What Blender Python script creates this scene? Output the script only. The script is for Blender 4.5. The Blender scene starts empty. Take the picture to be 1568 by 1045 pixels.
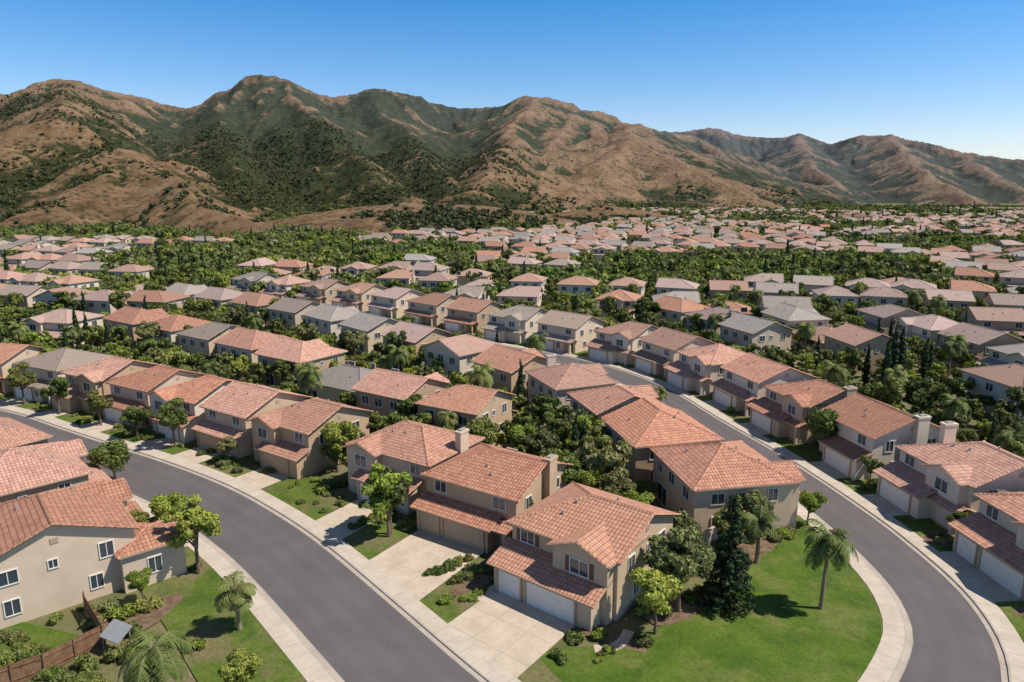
import bpy, math, random
import numpy as np
from mathutils import Vector
R = random.Random(11)
SC = bpy.context.scene
COL = SC.collection
rad = math.radians

# ------------------------------------------------------------------ materials
def new_mat(name):
    m = bpy.data.materials.new(name); m.use_nodes = True
    nt = m.node_tree; nt.nodes.clear()
    out = nt.nodes.new('ShaderNodeOutputMaterial')
    p = nt.nodes.new('ShaderNodeBsdfPrincipled')
    nt.links.new(p.outputs[0], out.inputs[0])
    p.inputs['Roughness'].default_value = 0.85
    if 'Specular IOR Level' in p.inputs: p.inputs['Specular IOR Level'].default_value = 0.25
    return m, nt, p, out
def N(nt, t, **kw):
    n = nt.nodes.new(t)
    for k, v in kw.items(): setattr(n, k, v)
    return n
def setin(nt, sock, v):
    if hasattr(v, 'links') or isinstance(v, bpy.types.NodeSocket): nt.links.new(v, sock)
    else: sock.default_value = v
def M(nt, op, a, b=0.0, c=0.0):
    n = N(nt, 'ShaderNodeMath', operation=op)
    setin(nt, n.inputs[0], a); setin(nt, n.inputs[1], b)
    if op in ('MULTIPLY_ADD', 'SMOOTH_MIN', 'WRAP'): setin(nt, n.inputs[2], c)
    return n.outputs[0]
def MIX(nt, f, a, b, mode='MIX'):
    n = N(nt, 'ShaderNodeMix', data_type='RGBA', blend_type=mode)
    setin(nt, n.inputs[0], f)
    for s, v in ((n.inputs[6], a), (n.inputs[7], b)):
        if isinstance(v, tuple): s.default_value = (v[0], v[1], v[2], 1)
        else: nt.links.new(v, s)
    return n.outputs[2]
def RANGE(nt, v, a, b, c=0.0, d=1.0):
    n = N(nt, 'ShaderNodeMapRange'); n.clamp = True
    setin(nt, n.inputs[0], v)
    n.inputs[1].default_value = a; n.inputs[2].default_value = b
    n.inputs[3].default_value = c; n.inputs[4].default_value = d
    return n.outputs[0]
def NOISE(nt, vec, scale, detail=3.0, rough=0.55):
    n = N(nt, 'ShaderNodeTexNoise')
    if vec is not None: nt.links.new(vec, n.inputs['Vector'])
    n.inputs['Scale'].default_value = scale; n.inputs['Detail'].default_value = detail
    n.inputs['Roughness'].default_value = rough
    return n.outputs[0]
def POS(nt): return N(nt, 'ShaderNodeNewGeometry').outputs['Position']
def BUMP(nt, h, p, strength=0.5, dist=0.05):
    b = N(nt, 'ShaderNodeBump'); b.inputs['Strength'].default_value = strength
    b.inputs['Distance'].default_value = dist
    nt.links.new(h, b.inputs['Height']); nt.links.new(b.outputs[0], p.inputs['Normal'])
def M2C(nt, v):
    c = N(nt, 'ShaderNodeCombineColor')
    for i in range(3): nt.links.new(v, c.inputs[i])
    return c.outputs[0]

def mat_noise(name, c1, c2, scale, lo=0.35, hi=0.65, bump=0.0, bscale=None, rough=0.9, c3=None, s3=None, fine=0.0):
    m, nt, p, o = new_mat(name); pos = POS(nt)
    f = RANGE(nt, NOISE(nt, pos, scale, 5.0), lo, hi)
    c = MIX(nt, f, c1, c2)
    if c3:
        f3 = RANGE(nt, NOISE(nt, pos, s3, 6.0, .65), 0.48, 0.64)
        c = MIX(nt, f3, c, c3)
    if fine:
        ff = RANGE(nt, NOISE(nt, pos, 3.5, 7.0, .8), .32, .68, 1 - fine, 1 + fine)
        c = MIX(nt, 1.0, c, M2C(nt, ff), 'MULTIPLY')
    nt.links.new(c, p.inputs['Base Color']); p.inputs['Roughness'].default_value = rough
    if bump: BUMP(nt, NOISE(nt, pos, bscale or scale * 4, 4.0), p, bump, 0.06)
    return m

def mat_tile(name, dark, light, far=False):
    m, nt, p, o = new_mat(name)
    uv = N(nt, 'ShaderNodeUVMap').outputs[0]
    s = N(nt, 'ShaderNodeSeparateXYZ'); nt.links.new(uv, s.inputs[0])
    u = M(nt, 'DIVIDE', s.outputs[0], 0.34); v = M(nt, 'DIVIDE', s.outputs[1], 0.44)
    fu = M(nt, 'FRACT', u); fv = M(nt, 'FRACT', v)
    cb = N(nt, 'ShaderNodeCombineXYZ')
    nt.links.new(M(nt, 'FLOOR', u), cb.inputs[0]); nt.links.new(M(nt, 'FLOOR', v), cb.inputs[1])
    wn = N(nt, 'ShaderNodeTexWhiteNoise', noise_dimensions='2D'); nt.links.new(cb.outputs[0], wn.inputs['Vector'])
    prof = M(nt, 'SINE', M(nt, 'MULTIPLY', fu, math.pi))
    rnd = wn.outputs['Value']
    big = NOISE(nt, POS(nt), 0.6, 5.0, .65)
    f = M(nt, 'ADD', M(nt, 'MULTIPLY', rnd, 0.5 if not far else 0.35), M(nt, 'MULTIPLY', big, 0.6))
    c = MIX(nt, f, dark, light)
    c = MIX(nt, RANGE(nt, NOISE(nt, POS(nt), 1.3, 6.0, .7), .56, .72, 0, .3), c, (0.30, 0.21, 0.15))
    oi = N(nt, 'ShaderNodeObjectInfo')
    # each roof has weathered differently: some have gone browner
    r3 = M(nt, 'FRACT', M(nt, 'MULTIPLY', oi.outputs['Random'], 13.7))
    c = MIX(nt, RANGE(nt, r3, .45, 1.0, 0, .55 if far else .42), c, (0.42, 0.265, 0.185))
    row = RANGE(nt, fv, 0.0, 0.30, 0.46 if not far else 0.72, 1.0)  # shadow under each tile course, painted into the colour
    gro = RANGE(nt, prof, 0.0, 0.55, 0.60 if not far else 0.85, 1.0)  # AO-like shade in the barrel grooves, also painted into the colour
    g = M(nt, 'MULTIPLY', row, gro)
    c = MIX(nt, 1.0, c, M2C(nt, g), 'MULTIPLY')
    hs = N(nt, 'ShaderNodeHueSaturation')
    nt.links.new(c, hs.inputs['Color'])
    nt.links.new(RANGE(nt, oi.outputs['Random'], 0, 1, 0.78, 1.12), hs.inputs['Value'])
    r2 = M(nt, 'FRACT', M(nt, 'MULTIPLY', oi.outputs['Random'], 7.31))
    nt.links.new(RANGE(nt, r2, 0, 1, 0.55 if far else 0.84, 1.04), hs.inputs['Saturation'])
    nt.links.new(hs.outputs[0], p.inputs['Base Color'])
    h = M(nt, 'ADD', M(nt, 'MULTIPLY', prof, 0.7), M(nt, 'MULTIPLY', M(nt, 'SUBTRACT', 1.0, fv), 0.6))
    BUMP(nt, h, p, 0.6 if not far else 0.25, 0.1)
    p.inputs['Roughness'].default_value = 0.8
    return m

def mat_stucco(name, col, var=0.10):
    m, nt, p, o = new_mat(name); pos = POS(nt)
    f = RANGE(nt, NOISE(nt, pos, 0.5, 5.0), 0.3, 0.7)
    c = MIX(nt, f, tuple(x * (1 - var) for x in col), tuple(min(1, x * (1 + var * .6)) for x in col))
    oi = N(nt, 'ShaderNodeObjectInfo'); hs = N(nt, 'ShaderNodeHueSaturation')
    nt.links.new(c, hs.inputs['Color'])
    nt.links.new(RANGE(nt, oi.outputs['Random'], 0, 1, 0.86, 1.12), hs.inputs['Value'])
    nt.links.new(hs.outputs[0], p.inputs['Base Color'])
    BUMP(nt, NOISE(nt, pos, 14, 3.0), p, 0.25, 0.03)
    p.inputs['Roughness'].default_value = 0.95
    return m

def mat_plain(name, col, rough=0.6, spec=0.3, metal=0.0):
    m, nt, p, o = new_mat(name)
    f = RANGE(nt, NOISE(nt, POS(nt), 1.7, 3.0), 0.3, 0.7)
    c = MIX(nt, f, tuple(x * .9 for x in col), col)
    nt.links.new(c, p.inputs['Base Color'])
    p.inputs['Roughness'].default_value = rough; p.inputs['Specular IOR Level'].default_value = spec
    p.inputs['Metallic'].default_value = metal
    return m

def mat_foliage(name, dark, light, yellow, transl=0.22, var=(.75, 1.25)):
    m = bpy.data.materials.new(name); m.use_nodes = True; nt = m.node_tree; nt.nodes.clear()
    out = nt.nodes.new('ShaderNodeOutputMaterial')
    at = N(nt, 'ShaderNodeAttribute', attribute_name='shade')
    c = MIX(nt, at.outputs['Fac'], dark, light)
    oi = N(nt, 'ShaderNodeObjectInfo')
    c = MIX(nt, M(nt, 'MULTIPLY', M(nt, 'POWER', oi.outputs['Random'], 1.7), 0.7), c, yellow)
    r2 = M(nt, 'FRACT', M(nt, 'MULTIPLY', oi.outputs['Random'], 5.77))
    hs = N(nt, 'ShaderNodeHueSaturation'); nt.links.new(c, hs.inputs['Color'])
    nt.links.new(RANGE(nt, r2, 0, 1, var[0], var[1]), hs.inputs['Value'])
    d = N(nt, 'ShaderNodeBsdfPrincipled'); d.inputs['Roughness'].default_value = 0.6
    d.inputs['Specular IOR Level'].default_value = 0.25
    nt.links.new(hs.outputs[0], d.inputs['Base Color'])
    if transl > 0:
        t = N(nt, 'ShaderNodeBsdfTranslucent'); mx = N(nt, 'ShaderNodeMixShader')
        nt.links.new(hs.outputs[0], t.inputs[0])
        mx.inputs[0].default_value = transl
        nt.links.new(d.outputs[0], mx.inputs[1]); nt.links.new(t.outputs[0], mx.inputs[2])
        nt.links.new(mx.outputs[0], out.inputs[0])
    else: nt.links.new(d.outputs[0], out.inputs[0])
    return m

MT = {}
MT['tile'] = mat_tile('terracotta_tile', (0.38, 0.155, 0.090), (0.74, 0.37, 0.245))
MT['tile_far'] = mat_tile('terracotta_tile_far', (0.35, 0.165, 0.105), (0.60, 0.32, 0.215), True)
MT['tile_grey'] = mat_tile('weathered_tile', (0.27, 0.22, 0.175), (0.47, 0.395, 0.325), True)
ST = [mat_stucco('stucco_beige', (0.60, 0.46, 0.325)), mat_stucco('stucco_tan', (0.50, 0.36, 0.235)),
      mat_stucco('stucco_cream', (0.68, 0.585, 0.47)), mat_stucco('stucco_greige', (0.65, 0.515, 0.385))]
MT['trim'] = mat_plain('fascia_paint', (0.46, 0.35, 0.25), 0.7)
MT['white'] = mat_plain('white_paint', (0.80, 0.77, 0.72), 0.5)
MT['tan_door'] = mat_plain('tan_door_paint', (0.50, 0.37, 0.25), 0.6)
MT['brown'] = mat_plain('brown_door_paint', (0.16, 0.08, 0.045), 0.5)
MT['glass'] = mat_plain('window_glass', (0.055, 0.07, 0.085), 0.08, 0.8)
MT['metal'] = mat_plain('vent_metal', (0.38, 0.35, 0.32), 0.5)
MT['canvas'] = mat_plain('awning_canvas', (0.30, 0.31, 0.32), 0.8)
MT['bark'] = mat_noise('bark', (0.13, 0.09, 0.065), (0.26, 0.19, 0.14), 6, bump=0.5, bscale=20)
MT['palmbark'] = mat_noise('palm_bark', (0.20, 0.15, 0.11), (0.34, 0.27, 0.20), 9, bump=0.5, bscale=25)
MT['leaf'] = mat_foliage('leaves', (0.042, 0.068, 0.016), (0.200, 0.260, 0.060), (0.31, 0.30, 0.08))
MT['leaf_bright'] = mat_foliage('bright_leaves', (0.085, 0.135, 0.018), (0.33, 0.41, 0.065), (0.40, 0.39, 0.08))
MT['leaf_olive'] = mat_foliage('olive_leaves', (0.055, 0.072, 0.024), (0.23, 0.26, 0.090), (0.30, 0.28, 0.11))
MT['needle'] = mat_foliage('pine_needles', (0.014, 0.034, 0.014), (0.065, 0.110, 0.038), (0.06, 0.09, 0.03), 0.1)
MT['palm'] = mat_foliage('palm_leaves', (0.06, 0.095, 0.022), (0.22, 0.28, 0.065), (0.26, 0.27, 0.08))
MT['scrub'] = mat_foliage('scrub_leaves', (0.040, 0.056, 0.020), (0.115, 0.135, 0.048), (0.16, 0.15, 0.065), 0.0, (.75, 1.15))
MT['lawn'] = mat_noise('lawn_grass', (0.050, 0.100, 0.009), (0.100, 0.155, 0.016), 0.3, 0.3, 0.7, 0.7, 9, 0.95, (0.135, 0.160, 0.036), 0.25, .36)
MT['lawn_dry'] = mat_noise('front_yard_grass', (0.062, 0.108, 0.013), (0.125, 0.165, 0.026), 0.35, 0.35, 0.65, 0.7, 9, 0.95, (0.18, 0.15, 0.07), 0.18, .36)
MT['ground'] = mat_noise('valley_ground', (0.095, 0.120, 0.038), (0.26, 0.195, 0.115), 0.07, 0.4, 0.66, 0.4, 3, 0.95, (0.15, 0.14, 0.062), 0.3, .3)
MT['mulch'] = mat_noise('planting_bed', (0.13, 0.08, 0.05), (0.22, 0.15, 0.095), 1.5, 0.35, 0.65, 0.6, 12, 0.95, None, None, .3)
MT['wood'] = mat_noise('fence_wood', (0.18, 0.09, 0.05), (0.30, 0.17, 0.10), 2.5, bump=0.3, bscale=20)
MT['wall_block'] = mat_noise('garden_wall_stucco', (0.46, 0.36, 0.26), (0.56, 0.45, 0.34), 1.0, bump=0.2, bscale=12)

def mat_concrete(name, c1, c2, ju, jv):
    m, nt, p, o = new_mat(name); pos = POS(nt)
    c = MIX(nt, RANGE(nt, NOISE(nt, pos, 0.6, 6.0), 0.3, 0.7), c1, c2)
    c = MIX(nt, RANGE(nt, NOISE(nt, pos, 2.2, 6.0, .7), 0.5, 0.75, 0, 0.45), c, tuple(x * .7 for x in c1))
    uv = N(nt, 'ShaderNodeUVMap').outputs[0]
    s = N(nt, 'ShaderNodeSeparateXYZ'); nt.links.new(uv, s.inputs[0])
    def line(x, d):
        f = M(nt, 'FRACT', M(nt, 'DIVIDE', x, d))
        return M(nt, 'LESS_THAN', M(nt, 'MULTIPLY', f, d), 0.05)
    l = M(nt, 'MAXIMUM', line(s.outputs[0], ju), line(s.outputs[1], jv))
    c = MIX(nt, M(nt, 'MULTIPLY', l, 0.5), c, (0.2, 0.17, 0.14))
    nt.links.new(c, p.inputs['Base Color']); p.inputs['Roughness'].default_value = 0.9
    return m
MT['sidewalk'] = mat_concrete('sidewalk_concrete', (0.50, 0.42, 0.335), (0.61, 0.52, 0.42), 50, 1.6)
MT['driveway'] = mat_concrete('driveway_concrete', (0.49, 0.395, 0.295), (0.62, 0.51, 0.395), 2.9, 3.1)
MT['curb'] = mat_concrete('curb_concrete', (0.40, 0.34, 0.28), (0.50, 0.43, 0.36), 50, 3.2)
def mat_asphalt():
    m, nt, p, o = new_mat('asphalt'); pos = POS(nt)
    c = MIX(nt, RANGE(nt, NOISE(nt, pos, 0.25, 6.0), 0.3, 0.7), (0.118, 0.101, 0.101), (0.152, 0.133, 0.131))
    c = MIX(nt, RANGE(nt, NOISE(nt, pos, 30, 2.0), 0.4, 0.7, 0, 0.5), c, (0.17, 0.155, 0.152))
    c = MIX(nt, RANGE(nt, NOISE(nt, pos, 1.1, 7.0, .7), 0.56, 0.72, 0, 0.3), c, (0.085, 0.076, 0.076))
    uv = N(nt, 'ShaderNodeUVMap').outputs[0]
    s = N(nt, 'ShaderNodeSeparateXYZ'); nt.links.new(uv, s.inputs[0])
    w = M(nt, 'ABSOLUTE', M(nt, 'SINE', M(nt, 'MULTIPLY', s.outputs[0], 1.6)))
    c = MIX(nt, M(nt, 'MULTIPLY', w, 0.22), c, (0.085, 0.076, 0.077))
    vo = N(nt, 'ShaderNodeTexVoronoi', feature='DISTANCE_TO_EDGE'); vo.inputs['Scale'].default_value = 0.12
    wp = N(nt, 'ShaderNodeVectorMath', operation='ADD'); nt.links.new(pos, wp.inputs[0])
    nz = N(nt, 'ShaderNodeTexNoise'); nz.inputs['Scale'].default_value = .5; nt.links.new(pos, nz.inputs['Vector'])
    sc_ = N(nt, 'ShaderNodeVectorMath', operation='SCALE'); nt.links.new(nz.outputs['Color'], sc_.inputs[0]); sc_.inputs['Scale'].default_value = 3.0
    nt.links.new(sc_.outputs[0], wp.inputs[1]); nt.links.new(wp.outputs[0], vo.inputs['Vector'])
    cr_ = RANGE(nt, vo.outputs['Distance'], 0.002, .007, .18, 0)
    c = MIX(nt, cr_, c, (0.06, 0.055, 0.055))
    nt.links.new(c, p.inputs['Base Color']); p.inputs['Roughness'].default_value = 0.85
    BUMP(nt, NOISE(nt, pos, 25, 3.0), p, 0.15, 0.02)
    return m
MT['asphalt'] = mat_asphalt()

# ------------------------------------------------------------------ mesh helpers
def mk_obj(name, verts, faces, mats, fmat=None, uvs=None, shade=None, parent=None, link=True, smooth=False):
    me = bpy.data.meshes.new(name)
    me.from_pydata(verts, [], faces)
    for m in mats: me.materials.append(m)
    if fmat is not None: me.polygons.foreach_set('material_index', fmat)
    if uvs is not None:
        l = me.uv_layers.new(name='UVMap')
        l.data.foreach_set('uv', np.array(uvs, dtype=np.float32).ravel())
    if shade is not None:
        a = me.attributes.new('shade', 'FLOAT', 'POINT'); a.data.foreach_set('value', np.array(shade, dtype=np.float32))
    if smooth: me.polygons.foreach_set('use_smooth', [True] * len(me.polygons))
    me.update()
    ob = bpy.data.objects.new(name, me)
    if link: COL.objects.link(ob)
    if parent: ob.parent = parent
    return ob

class Parts:
    def __init__(s, mirror=False): s.d = {}; s.m = -1 if mirror else 1
    def add(s, part, mat, pts, uv=None):
        k = s.d.setdefault((part, mat), [[], [], []])
        n = len(k[0])
        q = [(p[0] * s.m, p[1], p[2]) for p in pts]
        uv = uv or [(0.0, 0.0)] * len(pts)
        if s.m < 0: q = q[::-1]; uv = uv[::-1]
        k[0].extend(q); k[1].append(tuple(range(n, n + len(pts)))); k[2].extend(uv)
    def roof(s, mat, pts):
        v = [Vector(p) for p in pts]
        n = (v[1] - v[0]).cross(v[2] - v[0])
        if n.length < 1e-6: return
        n.normalize()
        if n.z < 0: pts = pts[::-1]; v = v[::-1]; n = -n
        u = Vector((0, 0, 1)).cross(n)
        if u.length < 1e-4: u = Vector((1, 0, 0))
        u.normalize(); w = n.cross(u)
        s.add('roof', mat, pts, [(p.dot(u), p.dot(w)) for p in v])
    def hexa(s, part, mat, b, t):
        n = len(b)
        s.add(part, mat, list(reversed(b))); s.add(part, mat, t)
        for i in range(n):
            j = (i + 1) % n
            s.add(part, mat, [b[i], b[j], t[j], t[i]])
    def box(s, part, mat, x0, x1, y0, y1, z0, z1):
        b = [(x0, y0, z0), (x1, y0, z0), (x1, y1, z0), (x0, y1, z0)]
        s.hexa(part, mat, b, [(p[0], p[1], z1) for p in b])
    def obox(s, part, mat, o, t, n, u0, u1, z0, z1, d0, d1):
        def P(u, d, z): return (o[0] + t[0] * u + n[0] * d, o[1] + t[1] * u + n[1] * d, z)
        b = [P(u0, d1, z0), P(u1, d1, z0), P(u1, d0, z0), P(u0, d0, z0)]
        s.hexa(part, mat, b, [(p[0], p[1], z1) for p in b])
    def cap(s, mat, a, b, w=0.17, h=0.11):
        a = Vector(a); b = Vector(b); d = (b - a)
        if d.length < .1: return
        sd = Vector((d.y, -d.x, 0)).normalized() * w
        up = Vector((0, 0, h)); dn = Vector((0, 0, -0.03))
        s.roof(mat, [tuple(a - sd + dn), tuple(b - sd + dn), tuple(b + up), tuple(a + up)])
        s.roof(mat, [tuple(a + sd + dn), tuple(b + sd + dn), tuple(b + up), tuple(a + up)])

def gable(P, mt, wmat, x0, x1, y0, y1, zE, pitch, axis='x', oh=0.45, e0='g', e1='g', th=0.15):
    if axis == 'x': a0, a1, b0, b1 = x0, x1, y0, y1; F = lambda a, b, z: (a, b, z)
    else: a0, a1, b0, b1 = y0, y1, x0, x1; F = lambda a, b, z: (b, a, z)
    bm = (b0 + b1) / 2; half = (b1 - b0) / 2 + oh
    zr = zE + pitch * (b1 - b0) / 2; ze = zE - pitch * oh
    A0, A1, B0, B1 = a0 - oh, a1 + oh, b0 - oh, b1 + oh
    aL = A0 if e0 == 'g' else A0 + half; aR = A1 if e1 == 'g' else A1 - half
    if aL > aR: aL = aR = (A0 + A1) / 2
    def tops(dz):
        L = [[F(A0, B0, ze + dz), F(A1, B0, ze + dz), F(aR, bm, zr + dz), F(aL, bm, zr + dz)],
             [F(A0, B1, ze + dz), F(A1, B1, ze + dz), F(aR, bm, zr + dz), F(aL, bm, zr + dz)]]
        if e0 == 'h': L.append([F(A0, B0, ze + dz), F(A0, B1, ze + dz), F(aL, bm, zr + dz)])
        if e1 == 'h': L.append([F(A1, B0, ze + dz), F(A1, B1, ze + dz), F(aR, bm, zr + dz)])
        return L
    for f in tops(th):
        f2 = [q for i, q in enumerate(f) if i == 0 or q != f[i - 1]]
        P.roof(mt, f2)
    for f in tops(0): P.add('roof_soffit', 'trim', f)
    def strip(p, q): P.add('fascia', 'trim', [p, q, (q[0], q[1], q[2] + th), (p[0], p[1], p[2] + th)])
    strip(F(A0, B0, ze), F(A1, B0, ze)); strip(F(A0, B1, ze), F(A1, B1, ze))
    for e, A in ((e0, A0), (e1, A1)):
        if e == 'g':
            strip(F(A, B0, ze), F(A, bm, zr)); strip(F(A, B1, ze), F(A, bm, zr))
        else: strip(F(A, B0, ze), F(A, B1, ze))
    for e, a in ((e0, a0), (e1, a1)):
        if e == 'g': P.add('walls', wmat, [F(a, b0, zE), F(a, b1, zE), F(a, bm, zr)])
    z = zr + th
    P.cap(mt, F(aL, bm, z), F(aR, bm, z))
    for e, A, ar in ((e0, A0, aL), (e1, A1, aR)):
        if e == 'h':
            for B in (B0, B1): P.cap(mt, F(A, B, ze + th), F(ar, bm, z))
        else:
            for B in (B0, B1): P.cap(mt, F(A, B, ze + th), F(A, bm, z), 0.12, 0.07)
    return zr

SIDES = {'f': ((1, 0), (0, -1)), 'b': ((-1, 0), (0, 1)), 'l': ((0, -1), (-1, 0)), 'r': ((0, 1), (1, 0))}
def window(P, side, o, z0, w, h, shutters=None):
    t, n = SIDES[side]
    P.add('window_glass', 'glass', [(o[0] + t[0] * u + n[0] * .02, o[1] + t[1] * u + n[1] * .02, z) for u, z in
                             ((-w / 2, z0), (w / 2, z0), (w / 2, z0 + h), (-w / 2, z0 + h))])
    f = 0.08
    P.obox('window_frames', 'white', o, t, n, -w / 2 - f, w / 2 + f, z0 - f, z0, .003, .09)
    P.obox('window_frames', 'white', o, t, n, -w / 2 - f, w / 2 + f, z0 + h, z0 + h + f, .003, .09)
    P.obox('window_frames', 'white', o, t, n, -w / 2 - f, -w / 2, z0, z0 + h, .003, .085)
    P.obox('window_frames', 'white', o, t, n, w / 2, w / 2 + f, z0, z0 + h, .003, .085)
    P.obox('window_frames', 'white', o, t, n, -.03, .03, z0, z0 + h, .025, .06)
    if shutters:
        for s in (-1, 1):
            c = s * (w / 2 + f + .22)
            P.obox('shutters', shutters, o, t, n, c - .19, c + .19, z0 - .05, z0 + h + .05, .003, .05)

def garage_door(P, xa, xb, y, mat):
    o = ((xa + xb) / 2, y); t, n = SIDES['f']; w = (xb - xa) / 2
    P.add('garage_door', mat, [(o[0] - w, y - .015, 0.02), (o[0] + w, y - .015, 0.02), (o[0] + w, y - .015, 2.25), (o[0] - w, y - .015, 2.25)])
    k = max(2, int(round((xb - xa) / 0.62)))
    for r in range(4):
        for c in range(k):
            u0 = -w + (2 * w) * (c + .1) / k; u1 = -w + (2 * w) * (c + .9) / k
            P.obox('garage_door', mat, o, t, n, u0, u1, .1 + r * .55, .5 + r * .55, .018, .035)
    for a, b in ((-w - .14, -w), (w, w + .14)):
        P.obox('garage_trim', 'trim', o, t, n, a, b, 0, 2.4, .004, .16)
    P.obox('garage_trim', 'trim', o, t, n, -w, w, 2.25, 2.42, .004, .17)

def house(name, x, y, rot, W=11.5, D=10.5, mirror=False, axis='x', e0='h', e1='g', fg=None, gar=(-5.5, 5.3, 2.0),
          chim=0, wall=0, mt='tile', door='white', hw=5.45, pitch=0.39, link=True, separate=True, shutters=None, wing=None, single=True):
    P = Parts(mirror); wm = 'ST%d' % wall
    hx = W / 2; y0 = -D / 2; y1 = D / 2
    P.box('walls', wm, -hx, hx, y0, y1, -0.1, hw)
    zr = gable(P, mt, wm, -hx, hx, y0, y1, hw, pitch, axis, .45, e0, e1)
    if fg:
        xc, w, pr = fg
        P.box('walls', wm, xc - w / 2, xc + w / 2, y0 - pr, y0 + .5, -0.1, hw - .006)
        gable(P, mt, wm, xc - w / 2, xc + w / 2, y0 - pr, 0, hw + .01, pitch, 'y', .4, 'g', 'g')
        window(P, 'f', (xc, y0 - pr), 3.62, 1.7, 1.25, shutters)
    if gar:
        ga, gb, pr = gar
        gp = pr + (fg[2] if fg else 0)
        gy = y0 - gp
        P.box('walls', wm, ga, gb, gy, y0 + .3, -0.1, 2.72)
        zt = 2.72 + 0.36 * gp; zl = 2.72 - .36 * .5; o = .5
        top = [(ga - o, gy - o, zl + .15), (gb + o, gy - o, zl + .15), (gb + o, y0 + .05, zt + .15), (ga - o, y0 + .05, zt + .15)]
        bot = [(p[0], p[1], p[2] - .15) for p in top]
        P.roof(mt, top); P.add('roof_soffit', 'trim', bot)
        for i, j in ((0, 1), (1, 2), (3, 0)): P.add('fascia', 'trim', [bot[i], bot[j], top[j], top[i]])
        P.add('walls', wm, [(ga, gy, 2.72), (ga, y0, 2.72), (ga, y0, zt)]); P.add('walls', wm, [(gb, gy, 2.72), (gb, y0, 2.72), (gb, y0, zt)])
        gw = gb - ga
        if gw > 8.6 and single:
            garage_door(P, ga + .5, ga + 2.9, gy, door); garage_door(P, ga + 3.5, ga + 8.3, gy, door)
        elif gw > 5.6:
            garage_door(P, ga + .5, ga + 5.3, gy, door)
            if gw > 7.2: window(P, 'f', ((ga + 5.5 + gb) / 2, gy), 1.0, 1.0, 1.2)
    if gar and gar[1] < hx - 1.6:
        dx = (gar[1] + hx) / 2
        P.obox('front_door', 'brown', (dx, y0), *SIDES['f'], -.5, .5, 0.05, 2.15, .004, .08)
        P.box('porch_step', 'trim', dx - .8, dx + .8, y0 - 1.3, y0 - .01, 0, .16)
        P.box('porch_column', wm, hx - .5, hx - .12, y0 - 1.7, y0 - 1.32, 0, 2.65)
        gable(P, mt, wm, gar[1] + .1, hx, y0 - 1.7, y0 + .2, 2.66, pitch, 'x', .3, 'g', 'g', .13)
    fx = [-hx + 1.9, hx - 1.9] if not fg else [c for c in (-hx + 1.7, hx - 1.7, 0) if abs(c - fg[0]) > fg[1] / 2 + 1.0]
    for c in fx: window(P, 'f', (c, y0), 3.65 if not gar else 3.95, 1.4, 1.1, shutters)
    if not fg and W > 11: window(P, 'f', (0, y0), 3.95, .9, 1.1)
    if hw > 5:
        for sd, sx in (('l', -hx), ('r', hx)):
            window(P, sd, (sx, y0 + 2.2), 3.5, 1.0, 1.3); window(P, sd, (sx, y1 - 2.4), 3.6, 1.3, 1.1)
            window(P, sd, (sx, 0.3), 3.9, .6, .7)
            window(P, sd, (sx, y1 - 2.4), 0.95, 1.0, 1.25); window(P, sd, (sx, y0 + 3.2), 0.95, .9, 1.2)
            t_, n_ = SIDES[sd]
            if (e0 if sd == 'l' else e1) == 'g' and axis == 'x':
                P.obox('gable_vent', 'trim', (sx, 0), t_, n_, -.3, .3, hw + .5, hw + 1.0, .004, .05)
        for c in (-hx + 2, 0.2, hx - 2): window(P, 'b', (c, y1), 3.5, 1.4, 1.2)
    window(P, 'b', (-hx + 2.4, y1), .9, 1.5, 1.2); window(P, 'b', (hx - 3, y1), .15, 2.4, 2.05)
    if chim:
        cx = chim * (hx + .38); cy = .8
        P.box('chimney', wm, cx - .37, cx + .37, cy - .75, cy + .75, -0.1, zr + .15)
        P.box('chimney', wm, cx - .45, cx + .45, cy - .83, cy + .83, zr + .152, zr + .4)
        P.box('chimney_cap', 'metal', cx - .25, cx + .25, cy - .4, cy + .4, zr + .402, zr + .55)
    if wing:
        wx0, wx1, wy0, wy1 = wing
        P.box('walls', wm, wx0, wx1, wy0, wy1, -0.1, 3.6)
        gable(P, mt, wm, wx0, wx1, wy0, wy1, 3.6, .36, 'x', .4, 'h', 'h')
        window(P, 'l', (wx0, (wy0 + wy1) / 2), 1.2, 1.0, 1.4)
    vr = random.Random(int(x * 7 + y * 3))
    for i in range(3):
        vx = vr.uniform(-hx * .5, hx * .5)
        if axis == 'x':
            vy = vr.uniform(1.2, D * .33); zz = hw + pitch * (D / 2 - vy) + .1
            P.box('roof_vent', 'metal', vx - .08, vx + .08, -vy - .08 if i else vy - .08, -vy + .08 if i else vy + .08, zz, zz + .35)
    def matof(k): return ST[int(k[2:])] if k.startswith('ST') else MT[k]
    if separate:
        e = bpy.data.objects.new(name, None); COL.objects.link(e)
        for (part, mk), (v, f, uv) in P.d.items():
            mk_obj(part, v, f, [matof(mk)], uvs=uv, parent=e)
        e.location = (x, y, 0); e.rotation_euler = (0, 0, rad(rot))
        return e
    V, Fc, UV, FM, mats = [], [], [], [], []
    for (part, mk), (v, f, uv) in P.d.items():
        n = len(V); V += v; Fc += [tuple(i + n for i in q) for q in f]; UV += uv
        if matof(mk) not in mats: mats.append(matof(mk))
        FM += [mats.index(matof(mk))] * len(f)
    ob = mk_obj(name, V, Fc, mats, FM, UV, link=link)
    ob.location = (x, y, 0); ob.rotation_euler = (0, 0, rad(rot))
    return ob

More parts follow.
